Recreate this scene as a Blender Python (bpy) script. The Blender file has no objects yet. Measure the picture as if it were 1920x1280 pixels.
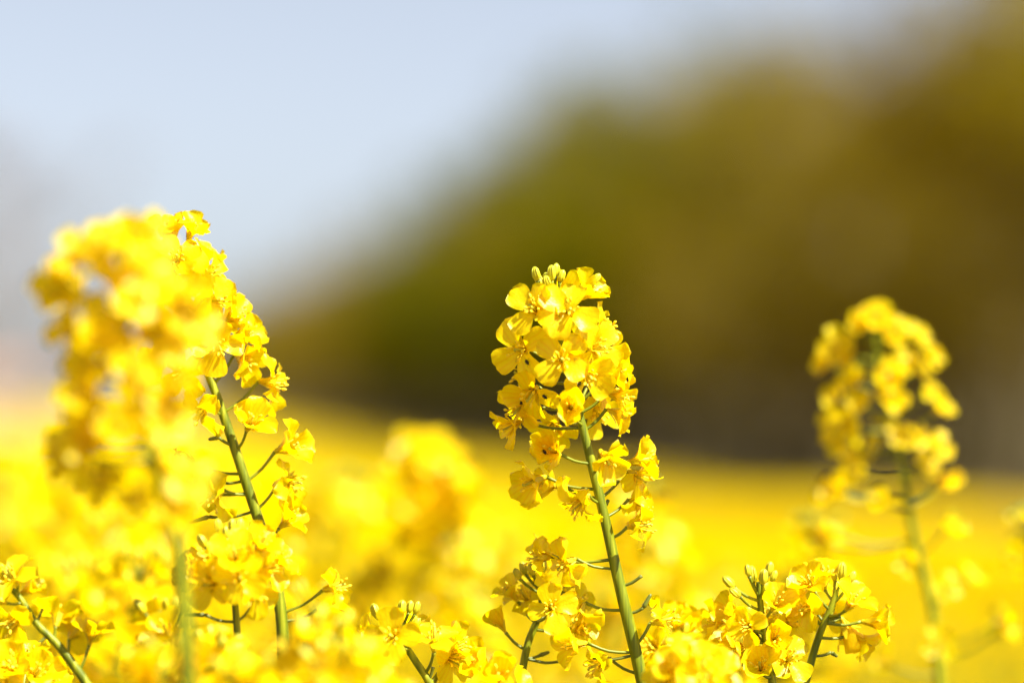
import bpy, math, random
import numpy as np
from mathutils import Vector, Matrix, Quaternion

S = bpy.context.scene
COL = S.collection
R = math.radians

# ------------------------------------------------------------------ camera, sky, sun, exposure
CAM_H, FPX, PITCH, FOCUS = 1.45, 7200.0, 112 / 7200.0, 1.435
HORIZON = 640 + 112
cam_d = bpy.data.cameras.new('camera')
cam = bpy.data.objects.new('camera', cam_d)
COL.objects.link(cam)
cam.location = (0, 0, CAM_H)
cam.rotation_euler = (math.pi / 2 + PITCH, 0, 0)
cam_d.sensor_width = 36
cam_d.lens = FPX / 1920 * 36
cam_d.clip_start, cam_d.clip_end = 0.05, 20000
cam_d.dof.use_dof = True
cam_d.dof.focus_distance = FOCUS
cam_d.dof.aperture_fstop = 3.5
S.camera = cam

SUN_EL, SUN_AZ = R(51), R(124)          # azimuth clockwise from +Y (the view direction)
world = bpy.data.worlds.new('World')
S.world = world
world.use_nodes = True
wn = world.node_tree
bg = wn.nodes['Background']
sky = wn.nodes.new('ShaderNodeTexSky')
sky.sky_type = 'NISHITA'
sky.sun_disc = False
sky.sun_elevation = SUN_EL
sky.sun_rotation = SUN_AZ
sky.air_density, sky.dust_density, sky.ozone_density = 0.5, 1.2, 1.0
pale = wn.nodes.new('ShaderNodeHueSaturation')       # thin high haze: the whole sky paler
pale.inputs['Saturation'].default_value = 0.5
wn.links.new(sky.outputs[0], pale.inputs['Color'])
wn.links.new(pale.outputs[0], bg.inputs[0])
bg.inputs[1].default_value = 0.0575
sun_d = bpy.data.lights.new('sun', 'SUN')
sun_d.energy, sun_d.angle, sun_d.color = 5.0, R(0.53), (1.0, 0.965, 0.89)
sun = bpy.data.objects.new('sun', sun_d)
COL.objects.link(sun)
to_sun = Vector((math.sin(SUN_AZ) * math.cos(SUN_EL), math.cos(SUN_AZ) * math.cos(SUN_EL), math.sin(SUN_EL)))
sun.rotation_euler = to_sun.to_track_quat('Z', 'Y').to_euler()
S.view_settings.view_transform = 'Standard'
S.view_settings.look = 'None'
S.view_settings.exposure = 1.6
S.view_settings.gamma = 1
S.render.engine = 'CYCLES'
S.cycles.use_denoising = True
S.cycles.max_bounces = 10
S.cycles.diffuse_bounces = 8
S.cycles.transmission_bounces = 8
S.cycles.sample_clamp_indirect = 8

fwd = Vector((0, math.cos(PITCH), math.sin(PITCH)))
upv = Vector((0, -math.sin(PITCH), math.cos(PITCH)))


def P(px, py, D):
    """world point seen at a pixel of the 1920x1280 photograph, at depth D in metres"""
    return cam.location + D * (fwd + Vector((1, 0, 0)) * ((px - 960) / FPX) + upv * ((640 - py) / FPX))


TD = [0, 1.5, 4, 10, 25, 50, 80, 130, 200, 400, 550, 1000, 6000]
TC = [.15, .15, .27, .52, 1.02, 1.62, 2.05, 2.3, 2.2, 2.1, 2.3, 3.2, 14]


def drop(D):
    return np.interp(D, TD, TC)


def ground_z(x, y):
    return CAM_H - drop(abs(y)) - 1.3


# ------------------------------------------------------------------ materials
def new_mat(name):
    m = bpy.data.materials.new(name)
    m.use_nodes = True
    return m, m.node_tree, m.node_tree.nodes['Principled BSDF'], m.node_tree.nodes['Material Output']


def ramp(nt, stops):
    r = nt.nodes.new('ShaderNodeValToRGB')
    e = r.color_ramp.elements
    while len(e) < len(stops):
        e.new(0.5)
    for el, (p, c) in zip(e, stops):
        el.position = p
        el.color = (*c, 1)
    return r


def leaf_like(name, cols, trans, rough=.45, spec=.4, scale=60, tcol=None, rnd=.5, bump=0.0, space='Object', veins=False):
    """thin sheet: principled front + translucent back light; noise and per-object variation"""
    m, nt, b, out = new_mat(name)
    N, L = nt.nodes, nt.links
    tc = N.new('ShaderNodeTexCoord')
    nz = N.new('ShaderNodeTexNoise')
    nz.inputs['Scale'].default_value = scale
    nz.inputs['Detail'].default_value = 3
    L.new(tc.outputs[space], nz.inputs['Vector'])
    oi = N.new('ShaderNodeObjectInfo')
    mx = N.new('ShaderNodeMix')
    mx.inputs[0].default_value = rnd
    L.new(nz.outputs['Fac'], mx.inputs[2])
    L.new(oi.outputs['Random'], mx.inputs[3])
    rp = ramp(nt, cols)
    L.new(mx.outputs[0], rp.inputs[0])
    col = rp.outputs[0]
    if veins:                                 # fine veins fan out from the claw of each petal
        sp = N.new('ShaderNodeSeparateXYZ')
        L.new(tc.outputs['Object'], sp.inputs[0])

        def op(kind, a, c):
            q = N.new('ShaderNodeMath')
            q.operation = kind
            for k, v in enumerate((a, c)):
                if isinstance(v, (int, float)):
                    q.inputs[k].default_value = v
                else:
                    L.new(v, q.inputs[k])
            return q.outputs[0]
        an = op('DIVIDE', sp.outputs['Y'], op('ADD', sp.outputs['X'], .004))
        wv = op('SINE', op('ADD', op('MULTIPLY', an, 34), op('MULTIPLY', nz.outputs['Fac'], 6)), 0)
        vm = N.new('ShaderNodeMix')
        vm.data_type = 'RGBA'
        vm.blend_type = 'MULTIPLY'
        L.new(op('MULTIPLY', op('GREATER_THAN', wv, .55), .5), vm.inputs[0])
        L.new(rp.outputs[0], vm.inputs[6])
        vm.inputs[7].default_value = (.97, .80, .6, 1)
        col = vm.outputs[2]
    L.new(col, b.inputs['Base Color'])
    b.inputs['Roughness'].default_value = rough
    b.inputs['Specular IOR Level'].default_value = spec
    tr = N.new('ShaderNodeBsdfTranslucent')
    if tcol:
        tm = N.new('ShaderNodeMix')
        tm.data_type = 'RGBA'
        tm.blend_type = 'MULTIPLY'
        tm.inputs[0].default_value = 1
        L.new(col, tm.inputs[6])
        tm.inputs[7].default_value = (*tcol, 1)
        L.new(tm.outputs[2], tr.inputs[0])
    else:
        L.new(rp.outputs[0], tr.inputs[0])
    if bump:
        bp = N.new('ShaderNodeBump')
        bp.inputs['Strength'].default_value = bump
        bp.inputs['Distance'].default_value = 0.0006
        n2 = N.new('ShaderNodeTexNoise')
        n2.inputs['Scale'].default_value = scale * 4
        L.new(tc.outputs[space], n2.inputs['Vector'])
        L.new(n2.outputs['Fac'], bp.inputs['Height'])
        L.new(bp.outputs[0], b.inputs['Normal'])
        L.new(bp.outputs[0], tr.inputs['Normal'])
    ms = N.new('ShaderNodeMixShader')
    ms.inputs[0].default_value = trans
    L.new(b.outputs[0], ms.inputs[1])
    L.new(tr.outputs[0], ms.inputs[2])
    L.new(ms.outputs[0], out.inputs[0])
    return m


def solid(name, cols, rough=.6, scale=5, spec=.4, stretch=None, bump=0, bdist=.01, detail=5):
    m, nt, b, out = new_mat(name)
    N, L = nt.nodes, nt.links
    tc = N.new('ShaderNodeTexCoord')
    mp = N.new('ShaderNodeMapping')
    if stretch:
        mp.inputs['Scale'].default_value = stretch
    nz = N.new('ShaderNodeTexNoise')
    nz.inputs['Scale'].default_value = scale
    nz.inputs['Detail'].default_value = detail
    L.new(tc.outputs['Object'], mp.inputs[0])
    L.new(mp.outputs[0], nz.inputs['Vector'])
    rp = ramp(nt, cols)
    L.new(nz.outputs['Fac'], rp.inputs[0])
    L.new(rp.outputs[0], b.inputs['Base Color'])
    b.inputs['Roughness'].default_value = rough
    b.inputs['Specular IOR Level'].default_value = spec
    if bump:
        bp = N.new('ShaderNodeBump')
        bp.inputs['Strength'].default_value = bump
        bp.inputs['Distance'].default_value = bdist
        L.new(nz.outputs['Fac'], bp.inputs['Height'])
        L.new(bp.outputs[0], b.inputs['Normal'])
    return m


M = {}
M['petal'] = leaf_like('petal_yellow', [(.2, (.955, .74, .0003)), (.55, (.96, .79, .0005)), (.85, (.96, .83, .003))], .66, .36, .38, 260, (1, .96, .5), .45, .25, veins=True)
M['petal_far'] = leaf_like('petal_yellow_crop', [(.2, (.82, .55, .0003)), (.8, (.88, .62, .0005))], .45, .7, .0, 200, (1, .95, .5), .3)  # petals of the massed crop: bulk shading put into a deeper yellow
M['sepal'] = leaf_like('sepal_yellow_green', [(.3, (.62, .50, .008)), (.7, (.72, .58, .01))], .3, .45, .35, 200, None, .4)
M['stamen'] = solid('stamen_yellow', [(.3, (.86, .58, .006)), (.7, (.92, .70, .015))], .6, 900)
M['pistil'] = solid('pistil_green', [(.3, (.45, .42, .02)), (.7, (.58, .52, .03))], .5, 700)
M['stem'] = solid('stem_green', [(.32, (.07, .095, .002)), (.5, (.155, .18, .003)), (.68, (.29, .30, .008))], .48, 90, .3, (6, 6, .12), .3, .0006)
M['pedicel'] = solid('pedicel_green', [(.3, (.10, .125, .003)), (.7, (.20, .22, .006))], .45, 90)
M['bud'] = solid('bud_yellow_green', [(.3, (.34, .34, .008)), (.6, (.56, .47, .008)), (.8, (.72, .56, .008))], .45, 250)
M['pod'] = solid('pod_green', [(.3, (.09, .11, .01)), (.7, (.16, .17, .02))], .45, 200)
M['leaf'] = leaf_like('rape_leaf_green', [(.3, (.05, .10, .02)), (.7, (.10, .17, .03))], .25, .5, .4, 14, None, .4)
M['beetle'] = solid('beetle_black', [(.3, (.004, .004, .005)), (.7, (.015, .015, .014))], .22, 900, .6)

# ------------------------------------------------------------------ mesh helpers
def mk_mesh(name, V, F, mat, smooth=True):
    me = bpy.data.meshes.new(name)
    me.from_pydata([tuple(v) for v in V], [], F)
    me.materials.append(mat)
    if smooth:
        me.polygons.foreach_set('use_smooth', [True] * len(me.polygons))
    me.update()
    return me


def mk_np(name, V, F, mat, smooth=False):
    """V (n,3) float array, F (m,k) int array of equal-sided faces"""
    me = bpy.data.meshes.new(name)
    V = np.asarray(V, np.float32)
    F = np.asarray(F, np.int32)
    k = F.shape[1]
    me.vertices.add(len(V))
    me.vertices.foreach_set('co', V.ravel())
    me.loops.add(F.size)
    me.loops.foreach_set('vertex_index', F.ravel())
    me.polygons.add(len(F))
    me.polygons.foreach_set('loop_start', np.arange(0, F.size, k, dtype=np.int32))
    me.polygons.foreach_set('loop_total', np.full(len(F), k, np.int32))
    if smooth:
        me.polygons.foreach_set('use_smooth', np.ones(len(F), bool))
    me.materials.append(mat)
    me.update(calc_edges=True)
    me.validate()
    return me


def ob(name, me, parent=None, loc=None, rot=None):
    o = bpy.data.objects.new(name, me)
    COL.objects.link(o)
    if parent:
        o.parent = parent
    if loc is not None:
        o.location = loc
    if rot is not None:
        o.rotation_mode = 'QUATERNION'
        o.rotation_quaternion = rot
    return o


def tag(o, label=None, cat=None, group=None, kind=None):
    if label: o['label'] = label
    if cat: o['category'] = cat
    if group: o['group'] = group
    if kind: o['kind'] = kind
    return o


class MB:
    def __init__(self):
        self.V, self.F = [], []

    def add(self, V, F):
        n = len(self.V)
        self.V += [Vector(v) for v in V]
        self.F += [tuple(i + n for i in f) for f in F]

    def tube(self, path, rad, sides=6, ridge=0.0, cap=True):
        path = [Vector(p) for p in path]
        n = len(path)
        V, F = [], []
        t0 = (path[1] - path[0]).normalized()
        a = t0.orthogonal().normalized()
        for i, p in enumerate(path):
            t = (path[min(i + 1, n - 1)] - path[max(i - 1, 0)]).normalized()
            a = (a - t * a.dot(t)).normalized()
            b = t.cross(a)
            r = rad[i] if hasattr(rad, '__len__') else rad
            for k in range(sides):
                an = 2 * math.pi * k / sides
                rr = r * (1 + ridge * (1 if k % 2 else -1))
                V.append(p + (a * math.cos(an) + b * math.sin(an)) * rr)
        for i in range(n - 1):
            for k in range(sides):
                k2 = (k + 1) % sides
                F.append((i * sides + k, i * sides + k2, (i + 1) * sides + k2, (i + 1) * sides + k))
        if cap:
            F.append(tuple(reversed(range(sides))))
            F.append(tuple((n - 1) * sides + k for k in range(sides)))
        self.add(V, F)

    def lathe(self, p, d, prof, sides=6):
        """profile [(distance along d, radius)]"""
        d = Vector(d).normalized()
        self.tube([Vector(p) + d * s for s, _ in prof], [r for _, r in prof], sides)

    def mesh(self, name, mat, smooth=True):
        return mk_mesh(name, self.V, self.F, mat, smooth)


def catmull(pts, n):
    pts = [Vector(p) for p in pts]
    out = []
    for i in range(len(pts) - 1):
        p0, p1, p2, p3 = pts[max(i - 1, 0)], pts[i], pts[i + 1], pts[min(i + 2, len(pts) - 1)]
        for k in range(n):
            t = k / n
            out.append(.5 * ((2 * p1) + (p2 - p0) * t + (2 * p0 - 5 * p1 + 4 * p2 - p3) * t * t + (3 * p1 - p0 - 3 * p2 + p3) * t ** 3))
    out.append(pts[-1])
    return out


# ------------------------------------------------------------------ flower pieces (shared mesh data)
def petal_geo(rng, open_deg, cup, ruff, curl, W=.0060, Ln=.0138, rows=8, cols=5):
    ph1, ph2, ph3 = rng.uniform(0, 6.3), rng.uniform(0, 6.3), rng.uniform(0, 6.3)
    skew = rng.uniform(-.12, .12)
    phi0, claw = 8, .22
    cr, cz, V = .0007, 0.0, []
    ss = [0, claw] + [claw + (1 - claw) * ((i + 1) / (rows - 2)) ** .9 for i in range(rows - 2)]
    ss[-1] = .992
    prev = 0
    for s in ss:
        u = max(0, (s - claw) / (1 - claw))
        phi = R(phi0 + (open_deg - phi0) * min(1, u / .35) + curl * u * u)
        ds = (s - prev) * Ln
        prev = s
        cr += math.sin(phi) * ds
        cz += math.cos(phi) * ds
        w = .0009 if u <= 0 else max(.0009, W * (u ** .52) * math.sqrt(max(0, 1 - u ** 5)) * 1.06)
        nr, nz = -math.cos(phi), math.sin(phi)
        for j in range(cols):
            t = -1 + 2 * j / (cols - 1)
            h = cup * t * t * w + ruff * u * (math.sin(2.6 * t + ph1 + 3 * u) * .6 + math.sin(4.4 * t * (.3 + u) + ph2) * .5 * abs(t)) * .0014
            h -= .00035 * u * math.exp(-(t * 4) ** 2)
            if j in (0, cols - 1):
                h += ruff * .0007 * math.sin(9 * u + ph3 + t)
            V.append(((cr + nr * h), t * w + skew * w * u, cz + nz * h))
    F = []
    for i in range(len(ss) - 1):
        for j in range(cols - 1):
            F.append((i * cols + j, i * cols + j + 1, (i + 1) * cols + j + 1, (i + 1) * cols + j))
    return V, F


CLS = {  # open angle range, cup, ruffle, curl
    'o': ((72, 92), (.15, .4), (.6, 1.2), (-10, 22)),
    'h': ((44, 66), (.3, .6), (.6, 1.3), (-10, 20)),
    'c': ((18, 36), (.5, .8), (.5, 1.1), (-5, 18)),
    'w': ((58, 112), (.3, 1.0), (1.2, 2.6), (10, 60)),
}
rng = random.Random(7)
PET, PETLOW = {}, {}
for k, (a, c, rf, cu) in CLS.items():
    PET[k], PETLOW[k] = [], []
    for i in range(9):
        W = .0060 * rng.uniform(.92, 1.1) * (.8 if k == 'w' else 1)
        args = (rng.uniform(*a), rng.uniform(*c), rng.uniform(*rf), rng.uniform(*cu), W, .0138 * rng.uniform(.93, 1.06))
        V, F = petal_geo(rng, *args, rows=10, cols=7)
        PET[k].append(mk_mesh('petal', V, F, M['petal']))
        PETLOW[k].append(petal_geo(rng, *args, rows=5, cols=3))


def ellipsoid(mb, p, d, ln, r, sides=6):
    mb.lathe(p, d, [(0, r * .25), (ln * .15, r * .75), (ln * .45, r), (ln * .8, r * .7), (ln, r * .15)], sides)


CEN, STA, PIS = [], [], []
for i in range(5):
    mb = MB()
    mb.lathe((0, 0, -.001), (0, 0, 1), [(0, .0006), (.0008, .0011), (.002, .0009)], 6)
    for k in range(4):                      # sepals between the petals
        an = k * math.pi / 2 + math.pi / 4 + rng.uniform(-.15, .15)
        ct, st = math.cos(an), math.sin(an)
        sp = rng.uniform(.35, .8)
        pts = [(.0008, 0, 0), (.0016, .0009, .0022), (.0016 + .002 * sp, .0010, .0045), (.002 + .0045 * sp, .0003, .0068 - .001 * sp)]
        V = []
        for r_, w_, z_ in pts:
            for sg in (-1, 1):
                w2 = max(w_, .0003) * sg
                V.append((r_ * ct - w2 * st, r_ * st + w2 * ct, z_))
        mb.add(V, [(0, 1, 3, 2), (2, 3, 5, 4), (4, 5, 7, 6)])
    CEN.append(mb.mesh('sepals', M['sepal']))
    mb = MB()
    for k in range(6):
        an = k * math.pi / 3 + rng.uniform(-.25, .25)
        d = Vector((math.cos(an), math.sin(an), 0))
        sp = rng.uniform(.0012, .0030)
        h = rng.uniform(.0078, .0098) if k % 3 else .0062
        mb.tube([d * .0007, d * .0014 + Vector((0, 0, h * .5)), d * sp + Vector((0, 0, h))], [.00032, .00028, .00022], 4)
        ellipsoid(mb, d * sp + Vector((0, 0, h - .0003)), d * rng.uniform(.2, .9) + Vector((rng.uniform(-.3, .3), rng.uniform(-.3, .3), 1)), .0022, .00062, 5)
    STA.append(mb.mesh('stamens', M['stamen']))
    mb = MB()
    mb.tube([(0, 0, 0), (.0001, 0, .005), (.0004 * rng.uniform(-1, 1), .0003, .0088)], [.0006, .0007, .0004], 5)
    ellipsoid(mb, (.0002, .0002, .0086), (0, 0, 1), .0010, .0007, 5)
    PIS.append(mb.mesh('pistil', M['pistil']))

FLOW = {}                                    # whole flowers for blurred plants
for k in CLS:
    FLOW[k] = []
    for i in range(5):
        mb = MB()
        for q in range(4):
            V, F = rng.choice(PETLOW[k])
            rm = Matrix.Rotation(q * math.pi / 2 + rng.uniform(-.12, .12), 3, 'Z')
            mb.add([rm @ Vector(v) for v in V], F)
        mb.tube([(0, 0, -.001), (0, 0, .004), (0, 0, .0085)], [.0009, .0016, .0016], 5)
        FLOW[k].append(mb.mesh('flower', M['petal']))

BUD = []
for i in range(4):
    mb = MB()
    Lb, rb = rng.uniform(.0055, .0075), rng.uniform(.0014, .0019)
    mb.lathe((0, 0, 0), (0, 0, 1), [(0, rb * .45), (Lb * .12, rb * .85), (Lb * .4, rb), (Lb * .75, rb * .82), (Lb * .95, rb * .45), (Lb, rb * .15)], 8)
    for k in range(4):                        # overlapping sepal edges
        an = k * math.pi / 2
        d = Vector((math.cos(an), math.sin(an), 0))
        mb.tube([d * rb * .4, d * rb * .98 + Vector((0, 0, Lb * .35)), d * rb * .8 + Vector((0, 0, Lb * .78)), d * rb * .3 + Vector((0, 0, Lb * .97))], [rb * .2, rb * .28, rb * .25, rb * .1], 4)
    BUD.append(mb.mesh('bud', M['bud']))


def leaf_mesh(rng):
    Ln, W = rng.uniform(.12, .22), rng.uniform(.02, .04)
    V, F = [], []
    for i in range(9):
        s = i / 8
        w = W * (math.sin(math.pi * min(1, .12 + s * .88)) ** .7) + .001
        z = .08 * s - .16 * s * s * rng.uniform(.8, 1.1)
        for j, t in enumerate((-1, -.45, 0, .45, 1)):
            V.append((s * Ln, t * w, z + .3 * abs(t) * w + .006 * math.sin(7 * s + 3 * t)))
    for i in range(8):
        for j in range(4):
            F.append((i * 5 + j, i * 5 + j + 1, i * 5 + j + 6, i * 5 + j + 5))
    return mk_mesh('leaf', V, F, M['leaf'])


LEAF = [leaf_mesh(rng) for _ in range(5)]


# ------------------------------------------------------------------ a rapeseed plant
def facing_quat(d, roll):
    return Vector(d).normalized().to_track_quat('Z', 'Y') @ Quaternion((0, 0, 1), roll)


class Plant:
    """path: axis points from low to tip in world space; the stem runs on down to the ground"""

    def __init__(self, path, label, group=None, detail=True, seed=0, r_tip=.0011, r_low=.0025):
        self.rng = random.Random(seed * 7919 + 13)
        rg = self.rng
        self.axis = catmull(path, 5 if detail else 2)
        low = self.axis[0]
        d = (self.axis[0] - self.axis[3]).normalized()
        gx = low.x + d.x * .25 + rg.uniform(-.03, .03)
        gy = low.y + d.y * .25 + rg.uniform(-.03, .03)
        self.base = Vector((gx, gy, ground_z(gx, gy) - .01))
        self.root = ob('rapeseed_plant', None, None, self.base)
        self.root.empty_display_size = .05
        tag(self.root, label, 'rapeseed plant', group)
        self.detail = detail
        self.fs = 1.0
        mids = [self.base, self.base.lerp(low, .5) + Vector((rg.uniform(-.01, .01), rg.uniform(-.01, .01), 0)), low.lerp(self.base, .12) + d * .0]
        lowp = catmull(mids + [low], 4)[:-1]
        full = lowp + self.axis
        lens = [0]
        for a, b in zip(self.axis[:-1], self.axis[1:]):
            lens.append(lens[-1] + (b - a).length)
        self.lens = lens
        tot = lens[-1]
        rad = [.0075 + (r_low - .0075) * (i / len(lowp)) for i in range(len(lowp))]
        self.rad_axis = [r_low + (r_tip - r_low) * (l / tot) ** 1.3 for l in lens]
        mb = MB()
        mb.tube([p - self.base for p in full], rad + self.rad_axis, 16 if detail else 6, .045 if detail else 0)
        self.mb = mb
        for k in range(3):
            q = LEAF[rg.randrange(5)]
            t = rg.uniform(.25, .72)
            p = self.base.lerp(low, t)
            ob('leaf', q, self.root, p - self.base, Quaternion((0, 0, 1), rg.uniform(0, 6.28)))

    def at(self, dist):
        """point and tangent on the axis, dist metres below the tip"""
        l = max(0, self.lens[-1] - dist)
        for i in range(len(self.lens) - 1):
            if self.lens[i + 1] >= l:
                f = (l - self.lens[i]) / max(1e-9, self.lens[i + 1] - self.lens[i])
                return self.axis[i].lerp(self.axis[i + 1], f), (self.axis[i + 1] - self.axis[i]).normalized()
        return self.axis[-1], (self.axis[-1] - self.axis[-2]).normalized()

    def nearest(self, p):
        best, bi = 9, 0
        for i, a in enumerate(self.axis):
            # compare in the picture's up/right plane so that depth does not pull the foot down
            q = math.hypot(a.x - p.x, a.z - p.z)
            if q < best:
                best, bi = q, i
        return self.lens[-1] - self.lens[bi], best

    def pedicel(self, a, b, d_end, mb=None, r=.00062):
        ax = (b - a)
        mid = a.lerp(b, .55) + Vector((0, 0, -.08 * ax.length)) + (a - b).cross(Vector((0, 0, 1))) * self.rng.uniform(-.05, .05)
        pts = catmull([a, mid, b], 3)
        tgt = mb or MB()
        rr = [r * 1.25, r] + [r * .95] * (len(pts) - 4) + [r, r * 1.3]
        return pts, rr

    def flower(self, c, face, cls='o', size=1.0, dist=None, sink=None):
        """c: middle of the flower's face"""
        rg = self.rng
        face = Vector(face).normalized()
        size *= self.fs
        base = c - face * .0048 * size
        if dist is None:
            dn, lat = self.nearest(base)
            dist = dn + (.003 + .25 * min(.02, (base - self.at(dn)[0]).length) if sink is None else sink)
        a, t = self.at(dist)
        q = facing_quat(face, rg.uniform(0, 6.28))
        pts, rr = self.pedicel(a, base - face * .0008, face)
        if self.detail:
            f = ob('flower', rg.choice(CEN), self.root, base - self.base, q)
            f.scale = (size,) * 3
            for k in range(4):
                sub = PET[cls]
                an = k * math.pi / 2 + rg.uniform(-.13, .13)
                p = ob('petal', rg.choice(sub), f, None, Quaternion((0, 0, 1), an) @ Quaternion((0, 1, 0), rg.uniform(-.16, .16)) @ Quaternion((1, 0, 0), rg.uniform(-.15, .15)))
                p.scale = (rg.uniform(.92, 1.08),) * 3
            ob('pistil', rg.choice(PIS), f)
            s = ob('stamen_cluster', rg.choice(STA), f, None, Quaternion((0, 0, 1), rg.uniform(0, 6)))
            mb = MB()
            inv = q.inverted()
            mb.tube([(inv @ (p - base)) / size for p in pts], [r / size for r in rr], 6)
            ob('pedicel', mb.mesh('pedicel', M['pedicel']), f)
            return f
        f = ob('flower', rg.choice(FLOW[cls]), self.root, base - self.base, q)
        f.scale = (size,) * 3
        self.mb.tube([p - self.base for p in pts], rr, 4)
        return f

    def bud(self, p, d, dist=None, size=1.0):
        rg = self.rng
        d = Vector(d).normalized()
        if dist is None:
            dn, _ = self.nearest(p)
            dist = dn + .006
        a, t = self.at(dist)
        b = ob('bud', rg.choice(BUD), self.root, p - self.base, facing_quat(d, rg.uniform(0, 6)))
        b.scale = (size,) * 3
        pts, rr = self.pedicel(a, p, d)
        self.mb.tube([x - self.base for x in pts], rr, 5 if self.detail else 4)

    def pod(self, p, d, dist=None, ln=.012):
        """spent flower: a pedicel that ends in a young pod"""
        if dist is None:
            dist = self.nearest(p)[0] + .003
        a, t = self.at(dist)
        pts, rr = self.pedicel(a, p, d)
        mb = MB()
        mb.tube([x - self.base for x in pts], rr, 6)
        if ln > 0:
            d = Vector(d).normalized()
            mb.lathe(p - self.base, d, [(0, .0006), (.001, .0010), (ln * .3, .00085), (ln * .85, .0007), (ln, .00035)], 6)
        ob('pod', mb.mesh('pod', M['pod']), self.root)

    def raceme(self, n, length, rad, nbuds=9, size=1.0, up=.0, gap=1.25, wilt=.78, face_cam=0.0):
        """n flowers spiralling round the axis from just under the tip down over length"""
        rg = self.rng
        a0 = rg.uniform(0, 6.28)
        tip, tt = self.at(0)
        for i in range(nbuds):
            an = a0 + i * 2.4
            s = tt.orthogonal().normalized()
            s = Quaternion(tt, an) @ s
            k = math.sqrt((i + .3) / nbuds)
            self.bud(tip + s * (.0015 + .0085 * k) + tt * (.006 - .004 * k * k), tt + s * .75 * k, dist=.002 + .004 * k, size=rg.uniform(.75, 1.1) * (1.1 - .3 * (1 - k)))
        for i in range(n):
            f = (i + .5) / n
            dist = .006 + length * f ** gap
            a, t = self.at(dist)
            s = Quaternion(t, a0 + i * 2.39996) @ t.orthogonal().normalized()
            el = R(58 - 62 * min(1, f * 1.5) + rg.uniform(-12, 12))
            pl = rad * (.55 + .45 * min(1, f * 3)) * rg.uniform(.85, 1.12)
            d = s * math.cos(el) + t * math.sin(el)
            face = d + Vector((0, 0, .12)) + Vector((rg.uniform(-.3, .3), rg.uniform(-.3, .3) - face_cam, rg.uniform(-.3, .3)))
            cls = 'o' if f > .12 else 'h'
            if rg.random() < .3: cls = 'h'
            if rg.random() < .12: cls = 'c'
            if f > wilt and rg.random() < .7: cls = 'w'
            self.flower(a + d * pl, face, cls, size * rg.uniform(.9, 1.1), dist=dist + .003)

    def done(self):
        ob('stem', self.mb.mesh('stem', M['stem']), self.root)
        return self


def hand(name_label, D, path, flowers, buds=(), pods=(), seed=1, cr=.021, fs=1.0, bias=(0, -.45, .1), **kw):
    """a plant whose flowers are set one by one: (px, py, front -1..1, class, size, facing or None)"""
    pl = Plant([P(x, y, D) for x, y in path], name_label, seed=seed, **kw)
    pl.fl = []
    pl.fs = fs
    for fl in flowers:
        px, py, front, cls, size = fl[:5]
        face = fl[5] if len(fl) > 5 else None
        p0 = P(px, py, D)
        dn, lat = pl.nearest(p0)
        dep = front * math.sqrt(max(.0001, cr * cr - min(lat, cr) ** 2 * .8))
        c = P(px, py, D - dep)
        if face is None:
            a, t = pl.at(dn + .004)
            v = (c - a).normalized()
            face = v + Vector(bias) + Vector((pl.rng.uniform(-.25, .25), pl.rng.uniform(-.25, .25), pl.rng.uniform(-.25, .25)))
        else:
            face = Vector((face[0], -face[1], face[2]))
        pl.fl.append(pl.flower(c, face, cls, size))
    for b in buds:
        px, py, front, dx, dz = b
        pl.bud(P(px, py, D - front * .008), Vector((dx, -.15 * front, dz)), size=pl.rng.uniform(.75, 1.0))
    for px, py, dx, dz, ln in pods:
        pl.pod(P(px, py, D - pl.rng.uniform(-.004, .004)), Vector((dx, pl.rng.uniform(-.2, .2), dz)), ln=ln)
    return pl.done()


def auto(label, D, path, n, length, rad, seed=1, group=None, detail=False, tilt=0.0, **kw):
    # the raceme also leans a little in depth
    k = len(path)
    pl = Plant([P(x, y, D + tilt * i / k) for i, (x, y) in enumerate(path)], label, group, detail, seed)
    pl.raceme(n, length, rad, **kw)
    return pl.done()



# ------------------------------------------------------------------ the setting
M['soil'] = solid('soil_brown', [(.3, (.07, .05, .03)), (.7, (.14, .10, .06))], .95, 6, .1, None, .5, .05)
M['grass'] = solid('verge_grass', [(.3, (.10, .10, .03)), (.7, (.17, .15, .05))], .95, .8, .1)
M['track'] = solid('track_grey', [(.3, (0.12, 0.096, 0.06)), (.7, (0.176, 0.144, 0.096))], .95, 1.2, .1, None, .3, .03)
M['litter'] = solid('leaf_litter', [(.3, (0.144, 0.112, 0.056)), (.7, (0.216, 0.168, 0.088))], .95, 1.5, .1)
M['canopy'] = leaf_like('rape_canopy_far', [(.30, (0.2784, 0.2188, 0.001)), (.42, (0.5469, 0.3779, 0.0005)), (.7, (0.6961, 0.4773, 0.0005))], .25, .8, .0, 2.6, (1, .93, .6), .0)
M['tree_green'] = leaf_like('tree_leaves_green', [(.3, (0.1092, 0.1134, 0.0001)), (.7, (0.1554, 0.147, 0.0002))], .6, .8, .03, 1.2, None, .3)
M['tree_brown'] = leaf_like('tree_leaves_brown', [(.3, (0.1824, 0.1296, 0.0058)), (.7, (0.24, 0.1776, 0.0096))], .6, .8, .03, 1.2, None, .3)
M['tree_olive'] = leaf_like('tree_leaves_olive', [(.3, (0.2184, 0.1664, 0.001)), (.7, (0.2912, 0.2288, 0.0031))], .6, .8, .03, 1.2, None, .3)
M['bark'] = solid('bark_grey_brown', [(.3, (0.144, 0.112, 0.06)), (.7, (0.24, 0.192, 0.112))], .9, 4, .15, (3, 3, .5), .5, .03)
M['twig'] = solid('twig_grey', [(.3, (.16, .13, .12)), (.7, (.24, .20, .19))], .9, 3, .15)
M['render'] = solid('house_render', [(.3, (.55, .48, .42)), (.7, (.62, .56, .50))], .9, 2, .2)
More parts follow.
